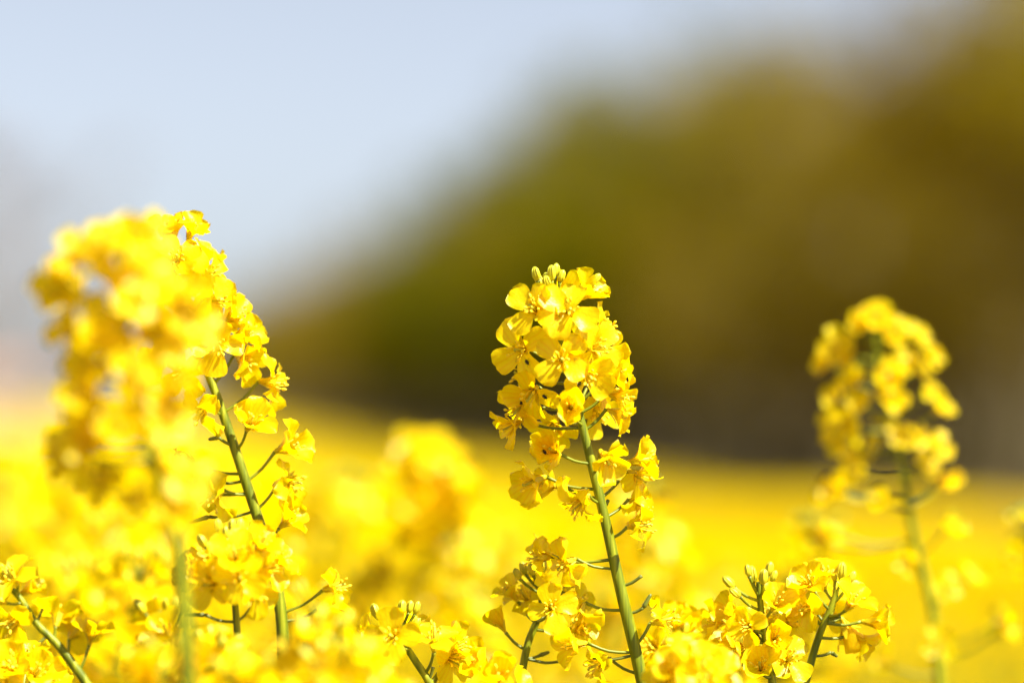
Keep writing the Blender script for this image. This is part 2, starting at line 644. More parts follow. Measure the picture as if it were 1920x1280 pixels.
M['tile'] = solid('roof_tile_red', [(.3, (.34, .18, .11)), (.7, (.42, .24, .15))], .85, 3, .2)
M['pane'] = solid('window_pane_dark', [(.3, (.03, .035, .04)), (.7, (.05, .055, .06))], .1, 2, .5)
M['door'] = solid('door_wood', [(.3, (.10, .06, .03)), (.7, (.16, .10, .05))], .6, 5, .3)


def wood_x(y):
    """x of the wood's edge at distance y"""
    return 10.6 - .1206 * (y - 80)


def sheet(name, left, right, ys, dz, mat, nx=8):
    V, F = [], []
    for y in ys:
        l, r = left(y), right(y)
        for i in range(nx + 1):
            x = l + (r - l) * i / nx
            V.append((x, y, ground_z(x, y) + dz))
    for j in range(len(ys) - 1):
        for i in range(nx):
            a = j * (nx + 1) + i
            F.append((a, a + 1, a + nx + 2, a + nx + 1))
    return tag(ob(name, mk_np(name, V, F, mat, True)), kind='structure')


YS = [-300, -100, -30, -8, 0, 1.5, 4, 7, 10, 15, 20, 25, 32, 40, 50, 60, 70, 80, 100, 130, 160, 200, 260, 320, 400, 550, 800, 1000, 2000, 4000, 6000]
sheet('ground', lambda y: -1500 - abs(y), lambda y: 1500 + abs(y), YS, 0, M['grass'], 24)
YF = [y for y in YS if -8 <= y <= 550]
sheet('field_soil', lambda y: -60, lambda y: wood_x(y) - 4.6, [y for y in YF], .004, M['soil'])
BANK = 0.9                                   # the wood stands on a low bank of dry grass


def bank_z(x, y):
    u = min(1, max(0, (x - wood_x(y) + 4.5) / 3.7))
    return ground_z(x, y) + BANK * u * u * (3 - 2 * u)


V, F = [], []
yb = [y for y in YF if y >= 20]
for y in yb:
    for i in range(13):
        x = wood_x(y) - 4.5 + 3.9 * i / 12
        V.append((x, y, bank_z(x, y) + .008 + .06 * math.sin(i * 2.3 + y * .7) * (0 < i < 12)))
for j in range(len(yb) - 1):
    for i in range(12):
        a = j * 13 + i
        F.append((a, a + 1, a + 14, a + 13))
tag(ob('grass_bank', mk_np('grass_bank', V, F, M['track'], True)), kind='structure')
sheet('wood_floor', lambda y: wood_x(y) - .6, lambda y: wood_x(y) + 60, yb, BANK + .012, M['litter'], 6)

# the crop far off, where single plants cannot be told apart: an uneven canopy surface
rs = np.random.RandomState(3)
V, F = [], []
ys = list(np.linspace(38, 90, 110)) + list(np.linspace(91, 200, 90)) + list(np.linspace(203, 545, 90))
nx = 130
for j, y in enumerate(ys):
    r = wood_x(y) - 4.7
    l = -59
    for i in range(nx + 1):
        x = l + (r - l) * i / nx
        edge = 1 if 0 < j and i < nx else 0
        V.append((x, y, ground_z(x, y) + (1.22 + rs.uniform(-.13, .13) if edge else .1)))
for j in range(len(ys) - 1):
    for i in range(nx):
        a = j * (nx + 1) + i
        F.append((a, a + 1, a + nx + 2, a + nx + 1))
tag(ob('rapeseed_canopy', mk_np('rapeseed_canopy', V, F, M['canopy'], False)), 'far yellow rapeseed crop filling the field up to the wood', 'crop', kind='stuff')


def crop(name, y0, y1, dens, nfl, quads, size, label, seed, beside=0):
    """many small rapeseed racemes as one mass: short stem, flowers as crossed petals"""
    rs = np.random.RandomState(seed)
    area_n = 0
    Vs, Fs, nV = [], [], 0
    ys_ = []
    n = int(dens * (y1 - y0) * (.30 * (y0 + y1) / 2 + 1.6))
    yy = rs.uniform(0, 1, n)
    w0, w1 = .15 * y0 + .8, .15 * y1 + .8
    # sample y with density growing with the wedge's width
    yy = y0 + (y1 - y0) * (np.sqrt(w0 ** 2 + yy * (w1 ** 2 - w0 ** 2)) - w0) / (w1 - w0)
    xx = rs.uniform(-1, 1, n) * (.15 * yy + .8)
    keep = xx < np.array([wood_x(v) - 4.7 for v in yy])
    if beside:                        # the near crop to the left and right of what the picture shows
        n = int(dens * (y1 - y0) * beside * 2)
        xx, yy = rs.uniform(-beside, beside, n), rs.uniform(y0, y1, n)
        keep = (np.abs(xx) > .15 * yy + (.04 if y1 < 5 else .8)) & (xx < np.array([wood_x(v) - 4.7 for v in yy]))
    xx, yy = xx[keep], yy[keep]
    n = len(xx)
    gz = np.array([ground_z(0, v) for v in yy])
    top = gz + (1.25 if beside else 1.3) + rs.normal(0, .07, n)
    lean = rs.normal(0, .10, (n, 2))
    # flowers
    f = rs.uniform(0, 1, (n, nfl))
    rr = .010 + .016 * np.minimum(1, f * 3)
    an = rs.uniform(0, 6.283, (n, nfl))
    dz = -.004 - .15 * f ** 1.3
    C = np.stack([xx[:, None] + rr * np.cos(an) * 1.05 + lean[:, :1] * dz, yy[:, None] + rr * np.sin(an) + lean[:, 1:] * dz, top[:, None] + dz], -1).reshape(-1, 3)
    Nn = np.stack([np.cos(an), np.sin(an), .5 - f * .7], -1).reshape(-1, 3) + rs.normal(0, .35, (n * nfl, 3))
    Nn /= np.linalg.norm(Nn, axis=1)[:, None]
    A = np.cross(Nn, rs.normal(0, 1, Nn.shape))
    A /= np.linalg.norm(A, axis=1)[:, None]
    B = np.cross(Nn, A)
    m = len(C)
    if quads == 4:                    # four kite petals
        ring = []
        for k in range(4):
            d = A * math.cos(k * math.pi / 2) + B * math.sin(k * math.pi / 2)
            e = A * math.cos(k * math.pi / 2 + 1.5708) + B * math.sin(k * math.pi / 2 + 1.5708)
            h = Nn * rs.uniform(.0, .006, (m, 1))
            ring.append(np.stack([C, C + (d * .7 + e * .42) * size + h, C + d * size * 1.05 + h * 1.4, C + (d * .7 - e * .42) * size + h], 1))
        V = np.concatenate(ring, 1).reshape(-1, 3)
        F = np.arange(len(V)).reshape(-1, 4)
    else:                             # one bent diamond of two quads
        V = np.stack([C + A * size, C + B * size + Nn * size * .3, C - A * size, C - B * size + Nn * size * .3], 1).reshape(-1, 3)
        F = np.arange(len(V)).reshape(-1, 4)
    tag(ob(name, mk_np(name, V, F, M['petal_far'])), label, 'crop', kind='stuff')
    # stems and leaves of the same mass
    Sx = np.stack([xx, yy, top], 1)
    Bs = np.stack([xx - lean[:, 0] * .9, yy - lean[:, 1] * .9, gz], 1)
    w = .0028
    V = []
    for k in range(3):
        o = np.array([math.cos(k * 2.094), math.sin(k * 2.094), 0])
        V += [Bs + o * w * 1.8, Sx + o * w * .5]
    V = np.stack(V, 1).reshape(-1, 3)
    b = np.arange(n)[:, None] * 6
    F = np.concatenate([b + np.array([0, 2, 3, 1]), b + np.array([2, 4, 5, 3]), b + np.array([4, 0, 1, 5])])
    tag(ob(name.replace('flowers', 'stems'), mk_np(name + '_stems', V, F, M['stem'])), 'green stems under the massed yellow flowers ' + label.split(' crop ')[-1], 'crop', kind='stuff')
    nl = 9
    tt = rs.uniform(.35, .93, (n, nl, 1))
    Pm = Bs[:, None] * (1 - tt) + Sx[:, None] * tt
    an = rs.uniform(0, 6.283, (n, nl))
    d = np.stack([np.cos(an), np.sin(an), rs.uniform(-.2, .7, (n, nl))], -1)
    e = np.stack([-np.sin(an), np.cos(an), 0 * an], -1)
    ln = (1.25 - tt) * .13
    V = np.stack([Pm, Pm + d * ln * .55 + e * ln * .2, Pm + d * ln - np.array([0, 0, 1]) * ln * .15, Pm + d * ln * .55 - e * ln * .2], 2).reshape(-1, 3)
    tag(ob(name.replace('flowers', 'leaves'), mk_np(name + '_leaves', V, np.arange(len(V)).reshape(-1, 4), M['leaf'])), 'green leaves under the massed yellow flowers ' + label.split(' crop ')[-1], 'crop', kind='stuff')


crop('rapeseed_flowers', 4.6, 15, 26, 16, 4, .011, 'blurred yellow rapeseed crop in the near field', 11)
crop('rapeseed_flowers', .9, 4.7, 24, 16, 4, .011, 'yellow rapeseed crop standing left and right of the view', 13, beside=2.6)
crop('rapeseed_flowers', 4.7, 40, 8, 12, 1, .02, 'yellow rapeseed crop farther off left and right of the view', 14, beside=17)
crop('rapeseed_flowers', 15, 42, 16, 12, 1, .017, 'blurred yellow rapeseed crop in the middle of the field', 12)


# ------------------------------------------------------------------ trees of the wood
def tree_meshes(seed, H, leafmat, bare=False, nclump=70, per=26):
    rg = random.Random(seed)
    mb = MB()
    tips = []
    th = H * rg.uniform(.32, .42)
    r0 = H * .017
    top = Vector((rg.uniform(-.3, .3), rg.uniform(-.3, .3), H * .9))
    tr = catmull([(0, 0, -.1), (rg.uniform(-.1, .1), rg.uniform(-.1, .1), th), top], 5)
    mb.tube(tr, [r0 * (1.25 - 1.1 * i / (len(tr) - 1)) + .01 for i in range(len(tr))], 8)
    nl = 13
    for i in range(nl):
        f = i / nl
        p = Vector((0, 0, 0)) + tr[min(len(tr) - 1, int(3 + f * (len(tr) - 4)))]
        an = i * 2.4 + rg.uniform(-.4, .4)
        ln = H * .30 * (1 - .55 * f) * rg.uniform(.8, 1.15)
        e = p + Vector((math.cos(an) * ln, math.sin(an) * ln, ln * rg.uniform(.35, .9)))
        mid = p.lerp(e, .5) + Vector((0, 0, -.06 * ln))
        br = catmull([p, mid, e], 3)
        mb.tube(br, [r0 * .45 * (1 - .8 * k / (len(br) - 1)) + .008 for k in range(len(br))], 5)
        tips += [e, mid.lerp(e, .5), br[3]]
        for q in range(5 if bare else 3):
            s = br[rg.randrange(2, len(br))]
            a2 = an + rg.uniform(-1.3, 1.3)
            l2 = ln * rg.uniform(.3, .6)
            t2 = s + Vector((math.cos(a2) * l2, math.sin(a2) * l2, l2 * rg.uniform(.2, 1.1)))
            mb.tube([s, s.lerp(t2, .5) + Vector((0, 0, .03)), t2], [r0 * .16 + .005, r0 * .1 + .004, .004], 4)
            tips.append(t2)
            if bare:
                for w in range(14):
                    t3 = t2 + Vector((rg.uniform(-.9, .9), rg.uniform(-.9, .9), rg.uniform(0, 1.2)))
                    mb.tube([s.lerp(t2, rg.uniform(.3, 1)), t3], [.026, .010], 3)
    tips.append(top)
    trunk = mb.mesh('trunk', M['twig'] if bare else M['bark'])
    if bare:
        return trunk, None
    rs = np.random.RandomState(seed)
    C = []
    for k in range(nclump):
        t = tips[k % len(tips)]
        C.append(np.array(t) + rs.normal(0, .38, 3))
    C = np.array(C)
    rad = rs.uniform(.45, 1.0, nclump) * H / 12
    pts = (C[:, None] + rs.normal(0, .5, (nclump, per, 3)) * rad[:, None, None]).reshape(-1, 3)
    m = len(pts)
    n1 = rs.normal(0, 1, (m, 3)); n1 /= np.linalg.norm(n1, axis=1)[:, None]
    n2 = np.cross(n1, rs.normal(0, 1, (m, 3))); n2 /= np.linalg.norm(n2, axis=1)[:, None]
    sz = rs.uniform(.08, .20, (m, 1))
    V = np.stack([pts + n1 * sz, pts + n2 * sz * .6, pts - n1 * sz, pts - n2 * sz * .6], 1).reshape(-1, 3)
    return trunk, mk_np('crown', V, np.arange(len(V)).reshape(-1, 4), leafmat)


KIND = [tree_meshes(21, 12, M['tree_green'], nclump=120, per=40), tree_meshes(22, 12, M['tree_green'], nclump=110, per=40),
        tree_meshes(23, 12, M['tree_olive'], nclump=110, per=38), tree_meshes(24, 12, M['tree_brown'], nclump=100, per=36),
        tree_meshes(25, 12, M['tree_brown'], nclump=110, per=34), tree_meshes(26, 12, M['tree_brown'], nclump=90, per=34)]
TL = {0: 'fresh green broadleaf tree in the blurred wood behind the field', 2: 'olive yellow budding tree in the blurred wood behind the field',
      3: 'brown budding tree in the blurred wood beyond the yellow field'}
rg = random.Random(5)


def tree(x, y, kind, h):
    t = ob('broadleaf_tree', None, None, (x, y, ground_z(x, y) + BANK))
    t.rotation_euler = (0, 0, rg.uniform(0, 6.28))
    t.scale = (h / 12 * rg.uniform(.95, 1.15),) * 2 + (h / 12,)
    key = 0 if kind < 2 else (2 if kind == 2 else 3)
    tag(t, TL[key], 'tree', {0: 'green trees of the wood', 2: 'olive trees of the wood', 3: 'brown trees of the wood'}[key])
    ob('trunk', KIND[kind][0], t)
    ob('crown', KIND[kind][1], t)


y = 64.0
while y < 540:
    for row in range(6):
        yy = y + rg.uniform(-2, 2)
        x = wood_x(yy) + 2.2 + row * 4.6 + rg.uniform(-1, 1)
        if x / yy > .2 or (row > 2 and (int(y * 3) + row) % 2):
            continue
        # green where the wood lies straight behind the main flower, brown nearer on the right
        px = 960 + 7200 * x / yy
        r = rg.random()
        if px > 1560:
            k = rg.choice((3, 4, 5, 5, 2))
        elif px > 1300:
            k = rg.choice((2, 2, 2, 3, 0))
        elif px > 800:
            k = rg.choice((0, 1, 0, 2, 2))
        else:
            k = rg.choice((3, 4, 2, 5))
        h = np.interp(px, [450, 650, 850, 1000, 1200, 1350, 1500, 1650, 1800, 2000, 2090], [14.2, 14.8, 15.6, 16.0, 16.8, 16.4, 15.0, 13.2, 12.6, 12.6, 17.5])
        tree(x, yy, k, (h - BANK * .9) * rg.uniform(.9, 1.06))
    y += 4.2 + y * .018

# low brush along the wood's foot
rs = np.random.RandomState(9)
yb = rs.uniform(60, 540, 4800)
xb = np.array([wood_x(v) for v in yb]) + .5 + rs.uniform(0, 26, len(yb))
pts = np.stack([xb, yb, np.array([ground_z(0, v) for v in yb]) + BANK + .1], 1)
pts = (pts[:, None] + np.abs(rs.normal(0, 1, (len(yb), 12, 3))) * np.array([.4, .4, .8])).reshape(-1, 3)
m = len(pts)
n1 = rs.normal(0, 1, (m, 3)); n2 = np.cross(n1, rs.normal(0, 1, (m, 3)))
n1 /= np.linalg.norm(n1, axis=1)[:, None]; n2 /= np.linalg.norm(n2, axis=1)[:, None]
V = np.stack([pts + n1 * .2, pts + n2 * .1, pts - n1 * .2, pts - n2 * .1], 1).reshape(-1, 3)
M['brush'] = leaf_like('brush_brown', [(.3, (0.136, 0.108, 0.04)), (.7, (0.192, 0.152, 0.056))], .5, .8, .1, 2, None, 0)
tag(ob('brush', mk_np('brush', V, np.arange(len(V)).reshape(-1, 4), M['brush'])), 'low brown brush at the foot of the wood', 'brush', kind='stuff')

# a bare tree at the left edge, far off
p = P(-12, HORIZON, 125)
t = ob('bare_tree', None, None, (p.x, p.y, ground_z(p.x, p.y)))
tag(t, 'leafless grey tree blurred at the left edge of the sky', 'tree')
ob('trunk', tree_meshes(41, 13.0, None, True)[0], t)

# a house with a red roof far off on the left
hx, hy = P(-45, HORIZON, 570).x, 570
hz = ground_z(hx, hy)
house = ob('house', None, None, (hx, hy, hz))
tag(house, 'distant house with a terracotta roof, blurred at the left edge above the field', 'house')


def box(mb, x0, x1, y0, y1, z0, z1):
    V = [(x, y, z) for z in (z0, z1) for y in (y0, y1) for x in (x0, x1)]
    mb.add(V, [(0, 2, 3, 1), (4, 5, 7, 6), (0, 1, 5, 4), (2, 6, 7, 3), (0, 4, 6, 2), (1, 3, 7, 5)])


mb = MB(); box(mb, -8, 8, -4.5, 4.5, 0, 4.3)
mb.add([(-8, -4.5, 4.3), (-8, 4.5, 4.3), (-8, 0, 7.3)], [(0, 1, 2)])
mb.add([(8, -4.5, 4.3), (8, 4.5, 4.3), (8, 0, 7.3)], [(0, 2, 1)])
ob('wall', mb.mesh('wall', M['render'], False), house)
mb = MB()
for sg in (-1, 1):
    mb.add([(-8.5, sg * 5.1, 4.0), (8.5, sg * 5.1, 4.0), (8.5, 0, 7.45), (-8.5, 0, 7.45), (-8.5, sg * 5.1, 4.2), (8.5, sg * 5.1, 4.2), (8.5, 0, 7.65), (-8.5, 0, 7.65)],
           [(0, 1, 2, 3), (4, 7, 6, 5), (0, 4, 5, 1), (1, 5, 6, 2), (0, 3, 7, 4)])
roof = ob('roof', mb.mesh('roof', M['tile'], False), house)
mb = MB(); box(mb, 3, 3.8, -.4, .4, 6.8, 8.6)
ob('chimney', mb.mesh('chimney', M['tile'], False), roof)
for wx in (-6, -3, 3, 6):
    mb = MB(); box(mb, -.55, .55, -.05, .05, 0, 1.3)
    ob('window', mb.mesh('window', M['pane'], False), house, (wx, -4.53, 1.3))
mb = MB(); box(mb, -.5, .5, -.05, .05, 0, 2.1)
ob('door', mb.mesh('door', M['door'], False), house, (0, -4.53, 0.0))
# ------------------------------------------------------------------ the plants one can tell apart
main = hand('tall sharp rapeseed flower spike in the middle, thick green stem leaning left', 1.44,
     [(1218, 1340), (1195, 1235), (1165, 1110), (1137, 985), (1112, 880), (1087, 780), (1066, 700), (1050, 630), (1042, 575), (1039, 548)],
     [(1000, 578, 1, 'o', 1.1, (-.25, .9, .25)), (1066, 583, 1, 'o', 1.12, (.1, .95, .2)), (1100, 548, .3, 'h', 1.0, (.75, .4, .6)),
      (1060, 545, -.6, 'h', .9, (.2, -.3, .9)), (975, 655, .6, 'o', 1.12, (-.45, .85, -.05)), (1053, 674, 1, 'o', 1.12, (0, 1, .1)),
      (1119, 652, .8, 'o', 1.05, (.6, .75, .05)), (1131, 616, .1, 'o', 1.0, (.95, .2, .2)), (1150, 706, 0, 'h', .9, (.98, .1, .1)),
      (997, 740, .7, 'o', 1.08, (-.35, .75, -.55)), (972, 768, .4, 'o', 1.0, (-.6, .55, -.55)), (960, 798, .1, 'h', .9, (-.85, .3, -.45)),
      (1072, 762, 1, 'c', 1.05, (.1, .95, .1)), (1102, 702, .9, 'o', 1.0, (.3, .85, -.3)), (1160, 742, .1, 'h', .95, (.9, .3, -.2)),
      (1158, 776, 0, 'h', .85, (.9, .2, -.4)), (1037, 800, -.6, 'o', 1.05, (-.2, .3, -.5)), (1118, 772, -.8, 'o', 1.05, (.3, .6, -.2)),
      (1038, 845, .7, 'c', 1.25, (-.25, .95, .1)), (1135, 858, .7, 'h', 1.0, (.35, .75, -.5)), (1200, 862, 0, 'h', .98, (.95, .2, .2)),
      (1000, 902, .2, 'h', 1.1, (-.8, .5, -.3)), (1035, 908, -.5, 'h', .95), (1196, 894, -.5, 'o', 1.0, (.6, .4, -.4)),
      (1086, 944, .4, 'w', 1.05, (-.6, .5, -.6)), (1199, 946, -.2, 'w', .85, (.8, .3, -.4)), (1202, 985, .1, 'w', 1.0, (.9, .25, .1)),
      (1010, 1045, .1, 'w', .95, (-.9, .3, -.1)), (1060, 1058, .4, 'w', .98, (-.7, .5, -.4)), (1085, 1150, -.2, 'w', .95, (-.5, .4, -.8)),
      (1245, 1162, 0, 'w', 1.0, (.9, .2, .2)), (1078, 1208, .4, 'h', 1.0, (-.8, .5, -.1)), (1120, 1245, -.2, 'w', 1.0, (-.8, .3, -.4)),
      (985, 702, -.6, 'o', 1, (-.7, .1, .1)), (1090, 640, -.8, 'o', 1, (.4, -.5, .2)), 
      (1146, 665, -.5, 'h', 1, (.8, -.2, .1)), (1128, 728, -.6, 'o', 1, (.6, .1, -.2))],
     [(1008, 526, .6, -.25, 1), (1025, 533, .5, -.1, 1), (1034, 526, .8, 0, 1), (1041, 518, .2, .1, 1), (1030, 540, 1, -.3, .9), (1050, 528, .3, .3, 1), (1018, 540, -.3, -.5, 1), (1109, 532, .6, .6, .7)],
     [(1203, 1079, 1, .05, 0), (1206, 1139, .5, .9, .006), (1112, 1232, -1, -.1, 0), (1140, 938, -1, .2, 0)], seed=101, fs=.95)

lefts = hand('sharp rapeseed spike at left, green stem showing on the right of the blurred one', 1.455,
     [(534, 1340), (532, 1245), (527, 1150), (511, 1060), (488, 985), (465, 915), (440, 840), (405, 740), (375, 665), (345, 590), (326, 520), (318, 475), (318, 452)],
     [(322, 436, .2, 'h', .95, (-.2, .3, .95)), (360, 434, .2, 'h', .95, (.4, .35, .85)), (332, 486, .9, 'o', 1.1, (0, .9, .4)), (394, 515, .5, 'o', 1.08, (.55, .75, .3)),
      (403, 562, .2, 'o', 1.05, (.9, .45, -.1)), (385, 482, -.3, 'h', .9, (.5, .1, .8)), (440, 592, .1, 'h', 1.0, (.8, .35, .4)), (456, 628, 0, 'h', 1.05, (.9, .3, .2)),
      (408, 648, .8, 'o', 1.15, (.3, .9, -.3)), (457, 675, 0, 'h', 1.05, (.7, .5, -.5)), (512, 718, 0, 'w', 1.15, (.95, .25, -.1)), (470, 792, .5, 'h', 1.1, (.3, .7, .5)),
      (540, 838, .1, 'h', 1.15, (.85, .35, .3)), (546, 905, .1, 'w', 1.05, (.9, .3, .0)), (540, 975, .1, 'h', .95, (.7, .35, .6)), (376, 772, .4, 'w', 1.1, (-.5, .5, -.6)),
      (342, 908, .3, 'c', 1.05, (-.5, .7, .2)), (402, 930, .3, 'w', 1.0, (-.6, .6, -.4)), (298, 682, .5, 'h', 1.1, (-.5, .8, 0)), (345, 700, .3, 'o', 1.05, (-.3, .8, -.2)),
      (325, 625, .5, 'o', 1.05, (-.4, .8, .1)), (290, 560, .4, 'o', 1.05, (-.7, .6, .2)), (290, 500, .3, 'o', 1.0, (-.6, .5, .5)), (360, 872, -.1, 'c', 1.0, (-.8, .4, .1)),
      (375, 600, -.4, 'o', 1, (.4, -.3, .3)), (420, 610, -.5, 'h', 1, (.6, -.3, .3)), (350, 540, -.6, 'o', 1, (.1, -.6, .4)),
      (400, 1060, .3, 'w', 1.0, (-.7, .6, .2)), (628, 1100, .0, 'w', 1.0, (.9, .2, .25))],
     [(316, 440, .3, -.2, 1), (330, 428, -.2, .2, 1), (308, 445, .2, -.5, .9)],
     [(405, 902, -1, .1, 0), (392, 968, -1, -.3, .008), (410, 820, -1, -.2, .004), (595, 1143, 1, .1, 0), (418, 1055, -1, 0, 0)], seed=102, fs=.9)

def loose(label, D, path, spots, off, k, seed, size, cr, detail=True, buds=(), r_low=.0024, bias=(.2, -.6, .3)):
    """a spike whose blurred flowers are set from spots (x, y) scaled by k from off"""
    rg = random.Random(seed)
    fl = []
    for x, y in spots:
        fl.append((off[0] + k * x, off[1] + k * y, rg.choice((1, .9, .6, .3, -.2)), rg.choice('ooohhc'), size * rg.uniform(.9, 1.12)))
    return hand(label, D, path, fl, buds, (), seed=seed, cr=cr, detail=detail, r_low=r_low, bias=bias)


loose('big blurred yellow rapeseed spike in the foreground at far left', 1.23,
      [(356, 1380), (352, 1250), (338, 1050), (316, 950), (290, 870), (258, 780), (240, 700), (232, 620), (228, 545), (228, 480)],
      [(480, 150), (570, 140), (330, 200), (230, 230), (150, 330), (125, 430), (230, 420), (430, 240), (560, 250), (430, 350), (540, 330), (620, 440), (500, 450),
       (660, 560), (560, 580), (780, 590), (700, 500), (200, 600), (300, 650), (250, 770), (420, 690), (350, 570), (480, 770), (600, 740),
       (690, 690), (230, 890), (700, 830), (560, 860), (650, 950), (280, 1080), (420, 1070), (520, 1020), (640, 1040), (740, 420), (250, 1160), (570, 1120), (300, 980), (620, 1180), (190, 1090), (600, 1320), (760, 1290), (520, 1400), (690, 1450), (330, 1320), (170, 1220)],
      (58, 384), .395, 31, .82, .024, bias=(.45, -.8, .5), buds=[(228, 440, .3, -.1, 1), (240, 436, 0, .2, 1), (218, 440, -.3, -.3, 1)])
loose('blurred rapeseed spike standing alone at right against the dark wood', 1.69,
      [(1772, 1360), (1762, 1280), (1750, 1150), (1726, 1050), (1708, 980), (1692, 880), (1668, 790), (1650, 710), (1642, 660), (1640, 625)],
      [(150, 180), (220, 115), (290, 90), (350, 130), (420, 160), (460, 230), (120, 245), (190, 230), (210, 300), (150, 350), (320, 295), (350, 250), (410, 250), (330, 360), (460, 330),
       (490, 390), (190, 440), (230, 380), (320, 440), (360, 480), (430, 480), (490, 510), (150, 500), (210, 530), (280, 520), (450, 570), (515, 630), (490, 640), (150, 650), (215, 590),
       (300, 690), (130, 665), (520, 770), (110, 820), (140, 800), (390, 890), (510, 970), (590, 930), (490, 1150), (690, 1110), (700, 1070), (310, 1210), (270, 100), (330, 150), (130, 430)],
      (1480, 540), .578, 104, .70, .022, buds=[(1640, 605, .3, 0, 1), (1652, 602, 0, .2, 1), (1630, 607, -.3, -.3, 1), (1660, 608, .3, .4, 1), (1646, 600, .5, .1, 1)])
loose('very blurred yellow rapeseed spike behind, left of the middle spike', 1.9,
      [(945, 1380), (930, 1210), (897, 1110), (862, 1030), (832, 960), (808, 900), (795, 850)],
      [(520, 100), (440, 130), (380, 140), (590, 170), (650, 230), (560, 230), (470, 240), (400, 250), (700, 300), (620, 330), (540, 370), (460, 350), (720, 400), (640, 430), (560, 460),
       (740, 500), (680, 540), (600, 560), (500, 560), (430, 600), (540, 640), (720, 600), (760, 640), (700, 760), (330, 740), (460, 800), (590, 880), (500, 180), (600, 400), (660, 480), (420, 450), (480, 440)],
      (600, 780), .39, 105, .98, .024, detail=False)
auto('blurred rapeseed plant with dark bare stem, left of the very blurred spike', 2.05,
     [(630, 1360), (638, 1120), (648, 1010), (655, 955), (660, 915)],
     9, .03, .018, seed=106, nbuds=14)
auto('blurred rapeseed spike just behind the right side of the middle stem', 1.86,
     [(1262, 1380), (1240, 1190), (1220, 1060), (1208, 980), (1202, 935)],
     20, .075, .019, seed=107, nbuds=6, gap=.9)
auto('blurred rapeseed spike cut by the right edge', 1.76,
     [(1975, 1380), (1955, 1180), (1938, 1040), (1930, 985)],
     7, .07, .018, seed=108, nbuds=6)

hand('small rapeseed head with dark stem, left of the middle stem foot', 1.452,
     [(960, 1360), (975, 1280), (990, 1205), (1012, 1150), (1022, 1105), (1024, 1082)],
     [(1033, 1137, 1, 'o', .98, (.0, .95, .25)), (985, 1118, -.4, 'o', 1.0, (-.3, .4, .5)), (938, 1168, .1, 'c', .82, (-.5, .1, .85)), (958, 1112, -.3, 'h', .9, (-.5, .2, .6)),
      (1082, 1128, -.2, 'h', .85, (.5, .3, .4)), (1085, 1180, .2, 'h', .85, (.7, .5, -.1)), (1010, 1090, -.4, 'h', .9, (-.1, .0, .9))],
     [(1058, 1108, .2, .5, .9), (1068, 1100, -.2, .6, .9), (1000, 1078, .2, -.3, 1), (975, 1085, .2, -.5, 1), (985, 1076, -.3, -.3, 1), (1018, 1072, 0, 0, 1)],
     [(1055, 1238, 1, -.15, 0), (1012, 1228, .8, .3, .004)], seed=109, fs=.85, r_low=.0017)
hand('small rapeseed head with open front flower and buds at the bottom, left of centre', 1.43,
     [(845, 1380), (808, 1285), (780, 1240), (755, 1200), (745, 1170), (742, 1155)],
     [(735, 1192, 1, 'o', 1.12, (-.1, .95, .2)), (815, 1195, .4, 'o', 1.05, (.05, .3, .95)), (858, 1212, -.2, 'h', 1.0, (.6, .3, .3)), (692, 1200, -.3, 'h', .9, (-.7, .2, .2)),
      (850, 1238, -.3, 'o', 1.0, (.5, .6, -.2)), (768, 1172, -.6, 'h', .9, (.3, 0, .8))],
     [(708, 1158, .2, -.35, 1), (722, 1160, .5, -.2, 1), (752, 1152, .2, .1, 1), (766, 1148, -.2, .2, 1), (778, 1150, .2, .3, 1), (772, 1178, .5, .6, .8), (735, 1165, .6, 0, 1)],
     [(812, 1250, .3, 1, 0)], seed=110, fs=0.95, r_low=.0017)
hand('cupped rapeseed flower cut by the bottom edge, left of the middle stem', 1.42,
     [(950, 1420), (942, 1360), (938, 1310)],
     [(932, 1272, .6, 'c', 1.15, (.1, .8, .5)), (905, 1262, -.2, 'c', 1.0, (-.4, .3, .8)), (975, 1300, .2, 'o', 1, (.6, .5, .4)), (900, 1310, .3, 'o', 1.0)], [], [], seed=111, fs=0.95)
hand('small rapeseed head with upright buds at lower right, its stem hidden by petals', 1.447,
     [(1462, 1380), (1442, 1240), (1430, 1165), (1424, 1115), (1423, 1090)],
     [(1375, 1150, .2, 'h', 1.05, (-.7, .4, .3)), (1345, 1165, -.2, 'h', 1.0, (-.8, .3, .1)), (1455, 1130, .2, 'h', 1.0, (.3, .6, .6)), (1400, 1175, .4, 'o', 1.0, (-.4, .8, .0)),
      (1455, 1195, .8, 'c', 1.1, (.1, .9, .3)), (1385, 1215, .3, 'h', 1.1, (-.6, .6, -.2)), (1480, 1165, -.3, 'o', 1.05, (.5, .4, .1)), (1360, 1235, .0, 'h', 1.1, (-.7, .5, .2)), (1425, 1250, .7, 'h', 1.15, (-.1, .8, .4)),
      (1480, 1235, .5, 'o', 1.15, (.3, .85, .3)), (1440, 1155, -.5, 'o', 1.0, (0, .3, .7))],
     [(1376, 1100, .4, -.6, .6), (1388, 1118, .5, -.7, .6), (1405, 1080, .3, -.2, 1), (1412, 1092, -.2, -.1, 1), (1440, 1078, .2, .2, 1), (1447, 1090, 0, .4, 1), (1430, 1095, .5, .1, 1)],
     [(1412, 1198, -1, 0, .004), (1418, 1186, -1, 0, 0)], seed=112, fs=.80, r_low=.0017)
